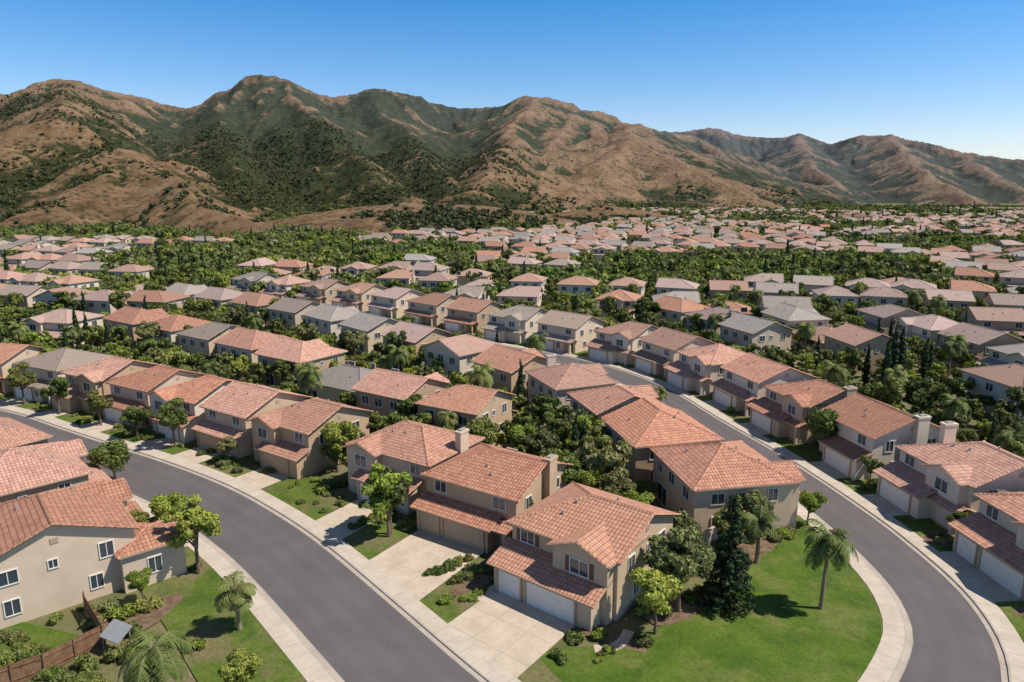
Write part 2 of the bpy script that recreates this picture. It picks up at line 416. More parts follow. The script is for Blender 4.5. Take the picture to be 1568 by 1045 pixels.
# ------------------------------------------------------------------ paths
def smooth(pts, step=1.5):
    out = []
    p = [2 * np.array(pts[0]) - np.array(pts[1])] + [np.array(q, float) for q in pts] + [2 * np.array(pts[-1]) - np.array(pts[-2])]
    for i in range(1, len(p) - 2):
        L = np.linalg.norm(p[i + 1] - p[i]); n = max(2, int(L / step))
        for k in range(n):
            t = k / n
            out.append(0.5 * ((2 * p[i]) + (-p[i - 1] + p[i + 1]) * t + (2 * p[i - 1] - 5 * p[i] + 4 * p[i + 1] - p[i + 2]) * t * t +
                              (-p[i - 1] + 3 * p[i] - 3 * p[i + 1] + p[i + 2]) * t ** 3))
    out.append(p[-2]); return np.array(out)
def normals(P):
    d = np.gradient(P, axis=0); d /= np.linalg.norm(d, axis=1)[:, None]
    return np.stack([-d[:, 1], d[:, 0]], 1)
def offset(P, o): return P + normals(P) * o
def ribbon(name, P, prof, mats, idx=None, parent=None):
    Nn = normals(P); L = np.concatenate([[0], np.cumsum(np.linalg.norm(np.diff(P, axis=0), axis=1))])
    V, Fc, UV, FM = [], [], [], []
    k = len(prof)
    for i in range(len(P)):
        for o, z in prof: V.append((P[i, 0] + Nn[i, 0] * o, P[i, 1] + Nn[i, 1] * o, z))
    for i in range(len(P) - 1):
        for j in range(k - 1):
            a = i * k + j; Fc.append((a, a + 1, a + k + 1, a + k))
            UV += [(prof[j][0], L[i]), (prof[j + 1][0], L[i]), (prof[j + 1][0], L[i + 1]), (prof[j][0], L[i + 1])]
            FM.append(idx[j] if idx else 0)
    return mk_obj(name, V, Fc, mats, FM, UV, parent=parent)

road1 = smooth([(6, 26), (-0.4, 34.5), (-5, 40.2), (-11.8, 48.3), (-20.9, 58.9), (-27.3, 65.4), (-35.5, 72.5), (-45.6, 79.4),
                (-55.5, 85.3), (-67.8, 92.7), (-79, 99.5), (-90, 104), (-104, 107), (-125, 109), (-160, 110)])
road2 = smooth([(12, 28), (20, 31.5), (27, 37), (31.3, 42.7), (34, 47.1), (35.5, 51.5), (36.1, 56), (36, 62), (35.6, 67), (34.2, 76), (31.9, 87), (28.5, 99.4),
                (24.7, 115), (19, 127), (10, 138), (-2, 147), (-14, 157), (-27, 170), (-42, 184), (-60, 197), (-85, 213), (-120, 235)])
road3 = smooth([(-30, 22), (-10, 27), (6, 29), (20, 29), (45, 24), (80, 14)])
ribbon('road', road1, [(4.1, .012), (-4.1, .012)], [MT['asphalt']])
ribbon('road', road2, [(3.2, .008), (-3.2, .008)], [MT['asphalt']])
ribbon('road', road3, [(4.5, .016), (-4.5, .016)], [MT['asphalt']])
E = offset(road1, -3.6); E = E[(E[:, 1] > 44)]
E2 = offset(road2, 2.75); E2 = E2[(E2[:, 1] > 45)]
cor = np.array([(-1.2, 41.5), (1.5, 38.8), (5, 36.6), (9.5, 35.6), (14.5, 35.6), (19.5, 36.8), (23.8, 39.3), (27.3, 42.6)])
edgeA = smooth([tuple(p) for p in E[::-1][::3]] + [tuple(p) for p in cor] + [tuple(p) for p in E2[1::3]])
KP = [(0, .02), (.42, .024), (.45, .13), (.6, .132), (2.1, .136), (2.11, 0.02)]
def kerb(P, side):
    prof = [(o * side, z) for o, z in KP]
    ribbon('pavement', P, prof, [MT['curb'], MT['sidewalk']], [0, 0, 0, 1, 1])
kerb(edgeA, 1)
edgeL = offset(road1, 3.6); edgeL = edgeL[(edgeL[:, 1] > 36)]
kerb(edgeL, 1)
edgeR = offset(road2, -2.75); edgeR = edgeR[(edgeR[:, 0] > -200) & (edgeR[:, 1] > 36)]
kerb(edgeR, -1)
def strip_lawn(P, side, a, b, z, mat='lawn_dry'): ribbon('lawn', P, [(a * side, z), (b * side, z)], [MT[mat]])
strip_lawn(edgeA, 1, 2.1, 7.6, .104); strip_lawn(edgeL, 1, 2.1, 8.0, .104); strip_lawn(edgeR, -1, 2.1, 7.5, .104)
def poly(name, pts, z, mat): return mk_obj(name, [(p[0], p[1], z) for p in pts], [tuple(range(len(pts)))], [mat], uvs=[(p[0], p[1]) for p in pts])
poly('lawn', smooth([(1.5, 46), (5, 41), (12, 38.5), (20, 39.5), (26, 44), (29.2, 48.6), (30.8, 54), (31, 59), (28.6, 61.3), (25, 61), (21.5, 57.5), (18, 53.5), (13.5, 50.2), (8, 47.0), (1.5, 46)])[:-1], .112, MT['lawn'])
poly('lawn', [(-46, 42), (-33.5, 44), (-32.8, 47.6), (-40.5, 50)], .05, MT['lawn'])
poly('ground', [(-9000, -400), (9000, -400), (9000, 12000), (-9000, 12000)], 0, MT['ground'])
def bed(cx, cy, a, b, rot, z=.118):
    pts = []
    for i in range(18):
        t = i / 18 * 6.283; k = 1 + .15 * math.sin(3 * t + cx) ; X = a * math.cos(t) * k; Y = b * math.sin(t) * k
        pts.append((cx + X * math.cos(rot) - Y * math.sin(rot), cy + X * math.sin(rot) + Y * math.cos(rot)))
    poly('planting_bed', pts, z, MT['mulch'])
bed(-2.6, 56.2, 3.6, 1.4, .75); bed(7.6, 47.6, 2.8, .9, -.6, .122); bed(14, 51.6, 4.2, 1.5, .5, .122); bed(42.9, 63.0, 2.0, 1.5, 0); bed(22.5, 60.6, 4, 1.6, .7, .122); bed(43, 50.5, 1.6, 1.3, 0); bed(-30.4, 50.2, 3.4, 2.0, .9)
ribbon('path', smooth([(-2.9, 52.6), (-1.9, 53.3), (-1.6, 54.2), (-1.0, 54.9)], .4), [(.45, .132), (-.45, .132)], [MT['driveway']])
ribbon('path', smooth([(6.2, 46.2), (7.6, 46.3), (8.6, 47.2), (9.2, 48.4)], .4), [(.45, .132), (-.45, .132)], [MT['driveway']])

RP = np.concatenate([r[::2] for r in (road1, road2, road3)])
def road_dist(x, y): return float(np.min(np.hypot(RP[:, 0] - x, RP[:, 1] - y)))

# ------------------------------------------------------------------ houses near
HB = []
def reg(x, y, rot, W, D): HB.append((x, y, rad(rot), W / 2 + 1, D / 2 + 1))
def in_house(x, y, pad=0.0):
    for hx, hy, r, a, b in HB:
        dx, dy = x - hx, y - hy
        if abs(dx) > 14 or abs(dy) > 14: continue
        lx = dx * math.cos(r) + dy * math.sin(r); ly = -dx * math.sin(r) + dy * math.cos(r)
        if abs(lx) < a + pad and -b - 2.2 - pad < ly < b + pad: return True
    return False
DRV = []
def drive(x, y, rot, D, ga, gb, pr):
    r = rad(rot); ax = np.array([math.cos(r), math.sin(r)]); fr = np.array([math.sin(r), -math.cos(r)])
    c = np.array([x, y]); rows = []
    for s in (ga + .25, gb - .25):
        p = c + ax * s + fr * (D / 2 + pr - .02); q = p.copy(); n = 0
        while n < 60:
            q = q + fr * .25; n += 1
            d1 = np.min(np.hypot(road1[:, 0] - q[0], road1[:, 1] - q[1])); d2 = np.min(np.hypot(road2[:, 0] - q[0], road2[:, 1] - q[1]))
            if d1 < 3.6 + 2.1 or d2 < 2.75 + 2.1: break
        rows.append((p, q))
    if n >= 60: return
    (p0, q0), (p1, q1) = rows
    L = np.linalg.norm(q0 - p0); w = gb - ga - .5
    L1 = np.linalg.norm(q1 - p1)
    DRV.append(((p0 + p1 + q0 + q1) / 4, ax, w / 2 + .5, max(L, L1) / 2 + 1))
    mk_obj('driveway', [(p0[0], p0[1], .126), (p1[0], p1[1], .126), (q1[0], q1[1], .126), (q0[0], q0[1], .126)], [(0, 1, 2, 3)], [MT['driveway']],
           uvs=[(0.2, 0), (w + .2, 0), (w + .2, L1), (.2, L)])
def on_drive(x, y):
    for c, ax, a, b in DRV:
        d = np.array([x, y]) - c; u = abs(d @ ax); v = abs(d @ np.array([-ax[1], ax[0]]))
        if u < a and v < b: return True
    return False

NEAR = [
 (7.3, 57.0, -38, dict(W=10.6, D=10.0, e0='h', e1='g', fg=(2.4, 5.2, 1.1), gar=(-5.3, 4.5, 1.5), wall=0, shutters='brown')),
 (-1.5, 68.0, -33, dict(W=11.0, D=10.0, e0='h', e1='g', fg=None, gar=(-5.3, 3.5, 1.9), chim=1, wall=1, door='tan_door')),
 (-11.2, 76.4, -33, dict(W=11.5, D=9.5, e0='h', e1='h', fg=(-3.2, 4.4, 1.0), gar=(-3.0, 4.6, 1.0), chim=1, wall=3)),
 (-25.9, 86.0, -34, dict(W=10, D=10, e0='h', e1='g', fg=(-2.4, 4.4, 1.0), gar=(-2.0, 4.9, .9), wall=1, door='tan_door')),
 (-35.3, 91.8, -33, dict(W=8.8, D=10.3, e0='g', e1='g', fg=None, gar=(-4.3, 4.2, 1.5), wall=0, door='tan_door', single=False)),
 (-45.0, 97.8, -31, dict(W=9.0, D=10, e0='h', e1='g', fg=(-2.2, 4.2, 1.0), gar=(-2.0, 4.4, .9), wall=2)),
 (-54.7, 103.6, -30, dict(W=9.4, D=10, e0='h', e1='g', fg=None, gar=(-4.6, 3, 1.6), wall=3)),
 (-65.0, 109.5, -28, dict(W=9.8, D=10, e0='h', e1='g', fg=(2.4, 4.4, 1.0), gar=(-4.8, 0, 1.6), wall=1, door='brown')),
 (-76.5, 115.5, -26, dict(W=11, D=10, e0='h', e1='h', fg=None, gar=(-4.6, 3, 1.6), wall=2, mt='tile_grey')),
 (-90, 119.5, -15, dict(W=10.5, D=10, e0='h', e1='g', fg=None, gar=(-4.6, 3, 1.6), wall=0)),
 (22.2, 69.5, 100, dict(W=11, D=10.5, e0='h', e1='h', fg=(-3, 4.4, .9), gar=(-3, 4.6, 1.5), wall=0)),
 (18.2, 80.8, 103, dict(W=10, D=10.5, e0='h', e1='g', fg=None, gar=(-4.6, 4.6, 1.7), wall=1)),
 (14.6, 92.6, 107, dict(W=9.6, D=10, e0='g', e1='h', fg=(2, 4.4, .9), gar=(-4.6, 3, 1.5), wall=3)),
 (9.2, 104.8, 112, dict(W=10.5, D=10, e0='h', e1='h', fg=(2, 4.4, .9), gar=(-4.6, 3, 1.5), chim=1, wall=2)),
 (0.5, 114.5, 130, dict(W=10, D=10, e0='g', e1='g', fg=(2, 4.4, .9), gar=(-4.6, 3, 1.5), wall=1)),
 (50.6, 56.6, -85, dict(W=11, D=10.5, e0='h', e1='h', fg=(2.4, 4.4, 1.0), gar=(-5, 4, 1.5), wall=2)),
 (50.2, 69.9, -82, dict(W=10.6, D=10.5, e0='h', e1='g', fg=(2.4, 4.6, 1.0), gar=(-5, 1.5, 1.6), wall=2, chim=-1)),
 (46.9, 83.3, -79, dict(W=9.8, D=10.3, e0='g', e1='g', fg=None, gar=(-1.6, 4.7, 1.8), wall=2, chim=1)),
 (44.0, 95.6, -76, dict(W=9.8, D=10, e0='h', e1='g', fg=(2.4, 4.4, .9), gar=(-5, 2, 1.6), wall=0, chim=1)),
 (41.0, 107.4, -74, dict(W=9.4, D=10, e0='g', e1='g', fg=None, gar=(-4.6, 2, 1.8), wall=2)),
 (36.6, 119, -71, dict(W=9.8, D=10, e0='h', e1='h', fg=(2.4, 4.4, .9), gar=(-4.8, 2, 1.6), wall=2)),
 (32.0, 130, -63, dict(W=9.4, D=10, e0='g', e1='g', fg=None, gar=(-4.6, 2, 1.8), wall=3)),
 (24.5, 140.5, -50, dict(W=9.8, D=10, e0='h', e1='g', fg=(2.4, 4.4, .9), gar=(-4.8, 2, 1.6), wall=2)),
 (-41.3, 56.2, 131, dict(W=12.5, D=11.5, e0='g', e1='h', fg=(3.0, 4.6, 1.0), gar=(-2.5, 5.5, 1.2), wall=3, wing=(-7.2, -2.9, -9.4, -4.4))),
 (-52.0, 67.5, 135, dict(W=11.5, D=11, e0='h', e1='h', fg=(2.4, 4.4, 1.0), gar=(-4.6, 3.4, 1.4), wall=0)),
 (-62.5, 76.5, 146, dict(W=10.5, D=10.5, e0='h', e1='g', fg=None, gar=(-4.6, 4, 1.4), wall=1)),
 (-74.5, 83.5, 149, dict(W=10.5, D=10.5, e0='h', e1='g', fg=None, gar=(-4.6, 4, 1.4), wall=0)),
 (-6.5, 93.0, 150, dict(W=9.5, D=9.5, e0='g', e1='h', fg=None, gar=(-4.4, 3, 1.2), wall=1)),
 (-16.5, 99.5, 147, dict(W=9.5, D=9.5, e0='g', e1='g', fg=(-2, 4.2, .9), gar=(-1, 4.6, 1.2), wall=1)),
 (-26.5, 110.5, 147, dict(W=14, D=10, e0='h', e1='h', hw=3.6, fg=None, gar=None, wall=2, mt='tile_grey')),
 (-38, 121.5, 146, dict(W=11.5, D=10, e0='h', e1='g', fg=(2.4, 4.4, 1), gar=(-5, 1, 1.4), wall=1)),
 (-49.5, 131.0, 146, dict(W=10.5, D=10, e0='h', e1='g', fg=None, gar=(-5, 1, 1.4), wall=3)),
 (-61, 139.5, 146, dict(W=10.5, D=10, e0='g', e1='h', fg=None, gar=(-5, 1, 1.4), wall=0, mt='tile_grey')),
 (-72.5, 148.0, 146, dict(W=10.5, D=10, e0='h', e1='h', fg=None, gar=(-5, 1, 1.4), wall=2)),
 (-85, 156, 146, dict(W=11.5, D=10, e0='h', e1='g', fg=(2.4, 4.4, 1), gar=(-5, 1, 1.4), wall=1)),
]
for x, y, rot, kw in NEAR:
    house('stucco_house', x, y, rot, **kw)
    W, D = kw['W'], kw['D']; reg(x, y, rot, W, D)
    g = kw.get('gar'); f = kw.get('fg')
    if g:
        if g[1] - g[0] > 8.6 and kw.get('single', True): b = g[0] + 8.7
        else: b = min(g[1], g[0] + 5.8)
        drive(x, y, rot, D, g[0], b, g[2] + (f[2] if f else 0))

# ------------------------------------------------------------------ terrain
def vnoise(x, y, seed=0):
    xi = np.floor(x).astype(np.int64); yi = np.floor(y).astype(np.int64); fx = x - xi; fy = y - yi
    fx = fx * fx * (3 - 2 * fx); fy = fy * fy * (3 - 2 * fy)
    def h(a, b):
        k = (a * 374761393 + b * 668265263 + seed * 974711) & 0xffffffff
        k = ((k ^ (k >> 13)) * 1274126177) & 0xffffffff
        return ((k ^ (k >> 16)) & 0xffff) / 65535.0
    return (h(xi, yi) * (1 - fx) + h(xi + 1, yi) * fx) * (1 - fy) + (h(xi, yi + 1) * (1 - fx) + h(xi + 1, yi + 1) * fx) * fy
def fbm(x, y, o, seed=0):
    s = 0; a = .5; t = 0
    for i in range(o): s = s + a * vnoise(x, y, seed + i); t += a; x = x * 2.03 + 17; y = y * 2.03 + 9; a *= .5
    return s / t
def billow(x, y, seed=0): return np.abs(2 * vnoise(x, y, seed) - 1)
RIDGES = [ # points(x,y,z), side slope, gully depth, dry-grass weight, dry width
 ([(-1700, 1450, 205), (-1336, 1500, 222), (-1064, 1500, 236), (-983, 1500, 238), (-905, 1450, 250), (-860, 1450, 252), (-834, 1500, 242), (-788, 1600, 228), (-760, 1680, 222)], .50, 75, .45, 130),
 ([(-760, 1680, 222), (-730, 1700, 230), (-683, 1700, 256), (-620, 1700, 288), (-560, 1700, 296), (-520, 1700, 284), (-483, 1700, 266), (-434, 1750, 250), (-370, 1800, 278), (-320, 1800, 283), (-241, 1850, 266),
   (-144, 1900, 245), (-67, 1900, 247)], .48, 85, -.12, 200),
 ([(-67, 1900, 247), (-15, 1850, 258), (40, 1800, 266), (80, 1810, 262), (144, 1850, 250), (293, 1950, 220), (438, 2050, 205), (556, 2150, 190), (729, 2200, 133), (970, 2300, 58)], .46, 80, .12, 80),
 ([(300, 2900, 220), (567, 2900, 257), (777, 2900, 283), (908, 2900, 256), (1047, 2850, 240), (1105, 2800, 250), (1188, 2700, 208), (1261, 2600, 226), (1320, 2500, 222), (1410, 2450, 192),
   (1512, 2400, 162), (1703, 2400, 134), (2098, 2400, 97), (2600, 2400, 80)], .46, 80, .22, 130),
 ([(-700, 780, 74), (-611, 800, 84), (-588, 850, 106), (-561, 880, 120), (-520, 870, 110), (-463, 820, 84), (-361, 720, 50), (-266, 600, 24), (-185, 480, 1)], .44, 46, .95, 125),
 ([(-561, 880, 120), (-640, 1000, 122), (-722, 1150, 165), (-871, 1450, 250)], .44, 55, .45, 100),
 ([(-463, 820, 84), (-430, 700, 45), (-400, 580, 12)], .44, 26, .75, 80),
 ([(-537, 1700, 288), (-460, 1550, 215), (-385, 1400, 172), (-275, 1150, 98), (-151, 900, 38), (-97, 780, 15)], .46, 60, .08, 50),
 ([(-683, 1700, 251), (-534, 1300, 138), (-393, 1000, 62), (-270, 750, 17)], .48, 52, -.12, 120),
 ([(-340, 1800, 280), (-270, 1600, 195), (-240, 1500, 172), (-150, 1250, 97), (-80, 1050, 45)], .48, 55, -.08, 100),
 ([(-185, 640, 10), (-132, 640, 20), (-97, 640, 24), (-51, 660, 21), (0, 670, 12), (40, 690, 4)], .26, 8, 1.4, 75),
 ([(60, 800, 6), (110, 820, 13), (170, 850, 8)], .25, 5, 1.2, 70),
 ([(51, 1800, 262), (8, 1500, 167), (-26, 1200, 88), (-58, 1000, 41), (-65, 850, 15)], .50, 55, .6, 55),
 ([(144, 1850, 243), (87, 1450, 125), (50, 1200, 57), (14, 950, 12)], .50, 52, .6, 55),
 ([(293, 1950, 216), (237, 1450, 131), (313, 1350, 95), (369, 1250, 54), (416, 1150, 14)], .42, 44, 1.05, 105),
 ([(237, 1450, 131), (143, 1250, 65), (76, 1100, 26)], .44, 40, 1.05, 90),
 ([(1303, 2500, 217), (1171, 2100, 120), (1123, 1850, 53), (1056, 1600, 12)], .46, 50, .75, 85),
 ([(1105, 2800, 243), (928, 2200, 114), (876, 1900, 37)], .48, 50, .4, 80),
 ([(556, 2150, 187), (600, 1850, 95), (620, 1600, 30)], .48, 48, .1, 70),
 ([(1512, 2400, 159), (1390, 2000, 55), (1330, 1750, 10)], .46, 42, .4, 80),
 ([(-1064, 1500, 235), (-880, 1100, 122), (-676, 800, 60), (-560, 620, 12)], .46, 46, .6, 80),
]
def terrain(X, Y):
    wx = X + 54 * (fbm(X / 120, Y / 120, 5, 5) - .5); wy = Y + 70 * (fbm(X / 120, Y / 120, 5, 15) - .5)
    H = np.full(X.shape, -60.0); T = np.zeros(X.shape); TN_ = np.zeros(X.shape)
    for ri, (pts, k, amp, tw, td) in enumerate(RIDGES):
        s0 = 0
        for (x0, y0, z0), (x1, y1, z1) in zip(pts[:-1], pts[1:]):
            dx, dy = x1 - x0, y1 - y0; L = math.hypot(dx, dy)
            t = np.clip(((wx - x0) * dx + (wy - y0) * dy) / (L * L), 0, 1)
            px = x0 + dx * t; py = y0 + dy * t
            d = np.hypot(wx - px, wy - py); s = s0 + L * t
            ang = np.arctan2(wy - py, wx - px)
            c = (s + 0.5 * d * np.cos(ang - math.atan2(dy, dx))) / 125.0
            g = -1 + billow(c, d / 520.0 + ri * 7, ri) ** .75
            g2 = -1 + billow(c * 2.7, d / 210.0 + ri * 3, ri + 40) ** .75
            g3 = -1 + billow(c * 6.5, d / 90.0 + ri * 3, ri + 80) ** .8
            fac = np.clip(d / 140, 0, 1.0)
            h = z0 + (z1 - z0) * t - k * .72 * (np.sqrt(d * d + 24.0 ** 2) - 24.0) + amp * fac * (.56 * g + .38 * g2) + amp * .26 * g3 * np.clip(d / 40, 0, 1)
            mx = np.maximum(H, h); mn = np.minimum(H, h)
            H = mx + 2.0 * np.log1p(np.exp((mn - mx) / 2.0)) * (mn > mx - 25)
            e = tw * np.exp(-(d / td) ** 2)
            if tw >= 0: T = np.maximum(T, e)
            else: TN_ = np.minimum(TN_, e)
            s0 += L
    T = T + TN_
    H = np.where(H > -30, H + 8 * np.clip((40 - H) / 60, 0, 1), H)
    n = fbm(X / 60, Y / 60, 5, 77) - .5
    H = H + n * 22 * np.clip(H / 60, 0.1, 1) - 2.5
    tn = fbm(X / 110, Y / 110, 5, 33)
    T = T + (tn - .5) * 1.6
    return H, T
na, nr = 960, 490
A = np.linspace(-1.15, 1.15, na); Yr = 330 + 3100 * (np.linspace(0, 1, nr) ** 1.35)
AA, YY = np.meshgrid(A, Yr); XX = AA * YY
HH, TT = terrain(XX, YY)
def blur(a, k):
    for ax in (0, 1):
        s = a.copy()
        for i in range(1, k + 1): s = s + np.roll(a, i, ax) + np.roll(a, -i, ax)
        a = s / (2 * k + 1)
    return a
conv = HH - blur(HH, 6)
TT = TT + np.clip(conv * .11, -.65, .45)
HZ = np.where(HH < 0, np.maximum(HH * .3, -3), HH)
idx = np.arange(na * nr).reshape(nr, na)
F = np.stack([idx[:-1, :-1], idx[:-1, 1:], idx[1:, 1:], idx[1:, :-1]], -1).reshape(-1, 4)
me = bpy.data.meshes.new('hills')
me.vertices.add(na * nr); me.vertices.foreach_set('co', np.stack([XX, YY, HZ], -1).astype(np.float32).ravel())
me.loops.add(F.size); me.loops.foreach_set('vertex_index', F.ravel().astype(np.int32))
me.polygons.add(len(F)); me.polygons.foreach_set('loop_start', np.arange(0, F.size, 4, dtype=np.int32))
me.polygons.foreach_set('use_smooth', np.ones(len(F), dtype=bool))
me.update(calc_edges=True); me.validate()
a = me.attributes.new('dry', 'FLOAT', 'POINT'); a.data.foreach_set('value', TT.astype(np.float32).ravel())
def mat_hill():
    m, nt, p, o = new_mat('hillside'); pos = POS(nt)
    at = N(nt, 'ShaderNodeAttribute', attribute_name='dry').outputs['Fac']
    f = M(nt, 'ADD', at, M(nt, 'MULTIPLY', M(nt, 'SUBTRACT', NOISE(nt, pos, 0.035, 11.0, .8), .5), 3.2))
    f = RANGE(nt, f, 0.32, 0.68)
    tanc = MIX(nt, RANGE(nt, NOISE(nt, pos, .03, 9.0, .75), .38, .62), (0.25, 0.150, 0.080), (0.50, 0.325, 0.185))
    grn = MIX(nt, RANGE(nt, NOISE(nt, pos, .08, 11.0, .8), .40, .60), (0.026, 0.041, 0.015), (0.105, 0.112, 0.044))
    c = MIX(nt, f, grn, tanc)
    vo = N(nt, 'ShaderNodeTexVoronoi'); vo.inputs['Scale'].default_value = 0.15; nt.links.new(pos, vo.inputs['Vector'])
    dots = RANGE(nt, vo.outputs['Distance'], .25, .5, 1, 0)
    gate = RANGE(nt, NOISE(nt, pos, .035, 6.0, .7), .42, .53)
    c = MIX(nt, M(nt, 'MULTIPLY', M(nt, 'MULTIPLY', dots, gate), .8), c, (0.052, 0.064, 0.026))
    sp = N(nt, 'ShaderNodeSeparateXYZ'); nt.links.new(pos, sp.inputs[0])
    c = MIX(nt, RANGE(nt, sp.outputs[1], 900, 2900, 0, .52), c, (0.175, 0.200, 0.250))  # distance haze painted into the hill colour, bluer with world Y
    nt.links.new(c, p.inputs['Base Color']); p.inputs['Roughness'].default_value = 1.0; p.inputs['Specular IOR Level'].default_value = 0.05
    BUMP(nt, NOISE(nt, pos, .06, 10.0, .8), p, 1.0, 12.0)
    return m
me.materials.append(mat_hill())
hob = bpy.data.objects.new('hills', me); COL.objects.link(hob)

# ------------------------------------------------------------------ vegetation meshes
def leaf_cloud(rng, clumps, n, size, up=.15, aspect=1.5):
    c = np.array([q[0] for q in clumps]); r = np.array([q[1] for q in clumps]); sh = np.array([q[2] for q in clumps])
    w = (r ** 2).mean(axis=1)
    k = rng.choice(len(c), n, p=w / w.sum())
    d = rng.normal(size=(n, 3)); d[:, 2] += up; d /= np.linalg.norm(d, axis=1)[:, None]
    pos = c[k] + d * r[k] * (0.55 + .5 * rng.random((n, 1)))
    nn = d + rng.normal(size=(n, 3)) * .55; nn /= np.linalg.norm(nn, axis=1)[:, None]
    t = np.cross(nn, rng.normal(size=(n, 3))); t /= np.linalg.norm(t, axis=1)[:, None] + 1e-9
    b = np.cross(nn, t)
    s = size * (.55 + .9 * rng.random((n, 1)))
    V = np.stack([pos - t * s * aspect * .5, pos - b * s * .42, pos + t * s * aspect * .5, pos + b * s * .42], 1).reshape(-1, 3)
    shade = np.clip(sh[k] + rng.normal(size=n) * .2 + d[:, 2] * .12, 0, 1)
    return V, np.repeat(shade, 4)
def tube(pts, rads, n=7):
    V, Fc = [], []
    for i, (p, r) in enumerate(zip(pts, rads)):
        for k in range(n):
            a = 2 * math.pi * k / n; V.append((p[0] + r * math.cos(a), p[1] + r * math.sin(a), p[2]))
    for i in range(len(pts) - 1):
        for k in range(n):
            a = i * n + k; b = i * n + (k + 1) % n; Fc.append((a, b, b + n, a + n))
    return V, Fc
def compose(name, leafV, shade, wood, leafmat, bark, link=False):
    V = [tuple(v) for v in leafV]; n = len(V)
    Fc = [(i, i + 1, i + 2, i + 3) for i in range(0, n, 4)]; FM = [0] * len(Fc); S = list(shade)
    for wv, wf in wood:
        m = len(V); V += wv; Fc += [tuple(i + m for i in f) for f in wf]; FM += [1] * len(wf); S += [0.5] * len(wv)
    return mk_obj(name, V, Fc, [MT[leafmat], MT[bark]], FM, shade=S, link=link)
def broadleaf(seed, H=6.0, rx=2.4, nclump=22, nleaf=7000, size=.22, mat='leaf', trunkf=.38, link=False, cr=(.22, .42), sp=.78):
    g = np.random.default_rng(seed); cl = []; wood = []
    cz = H * (trunkf + 1) / 2; rz = H * (1 - trunkf) / 2
    th = H * trunkf
    wood.append(tube([(0, 0, -.1), (.05, .03, th * .5), (.0, .08, th), (.1, .1, cz)], [H * .03, H * .023, H * .02, H * .008]))
    for i in range(nclump):
        d = g.normal(size=3); d /= np.linalg.norm(d); q = g.random() ** .45 * sp
        lop = 1 + .3 * math.sin(3 * math.atan2(d[1], d[0]) + seed)
        c = np.array([d[0] * rx * q * lop, d[1] * rx * q * lop, cz + d[2] * rz * q])
        r = rx * g.uniform(*cr)
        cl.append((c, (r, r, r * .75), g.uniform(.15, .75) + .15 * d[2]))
        if i % 3 == 0:
            m = (c + np.array([0, 0, th])) / 2 + g.normal(size=3) * .1
            wood.append(tube([(0, 0, th * .9), tuple(m), tuple(c)], [H * .014, H * .009, H * .004], 5))
    V, S = leaf_cloud(g, cl, nleaf, size)
    return compose('broadleaf_tree', V, S, wood, mat, 'bark', link)
def cypress(seed, H=9, r=.75, n=3500, size=.22):
    g = np.random.default_rng(seed); cl = []
    for i in range(26):
        t = (i + .5) / 26; rr = r * (math.sin(math.pi * min(1, t * .9 + .12)) ** .6) * (1.05 - .45 * t)
        cl.append((np.array([g.normal() * .08, g.normal() * .08, .3 + t * (H - .5)]), (rr, rr, H / 26 * 1.1), g.uniform(.1, .6)))
    V, S = leaf_cloud(g, cl, n, size, .5)
    return compose('cypress_tree', V, S, [tube([(0, 0, 0), (0, 0, 1)], [.12, .1])], 'needle', 'bark')
def pine(seed, H=10.3, r=2.4, n=11000):
    g = np.random.default_rng(seed); cl = []; wood = [tube([(0, 0, -.1), (0, 0, H * .5), (0, 0, H)], [.2, .12, .02])]
    lev = 26
    for i in range(lev):
        t = i / lev; z = .7 + t * (H - .9); R0 = r * (1 - t) ** .9 * g.uniform(.85, 1.08) + .1
        for j in range(max(4, int(10 - 6 * t))):
            a = g.uniform(0, 6.28); rr = R0 * g.uniform(.75, 1.05)
            for f in (.35, .65, .92):
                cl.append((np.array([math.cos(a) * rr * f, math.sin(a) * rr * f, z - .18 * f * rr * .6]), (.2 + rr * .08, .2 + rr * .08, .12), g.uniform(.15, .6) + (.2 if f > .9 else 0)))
            wood.append(tube([(0, 0, z), (math.cos(a) * rr, math.sin(a) * rr, z - .1 * rr)], [.035, .01], 4))
    V, S = leaf_cloud(g, cl, n, .17, .2, 2.0)
    return compose('pine_tree', V, S, wood, 'needle', 'bark')
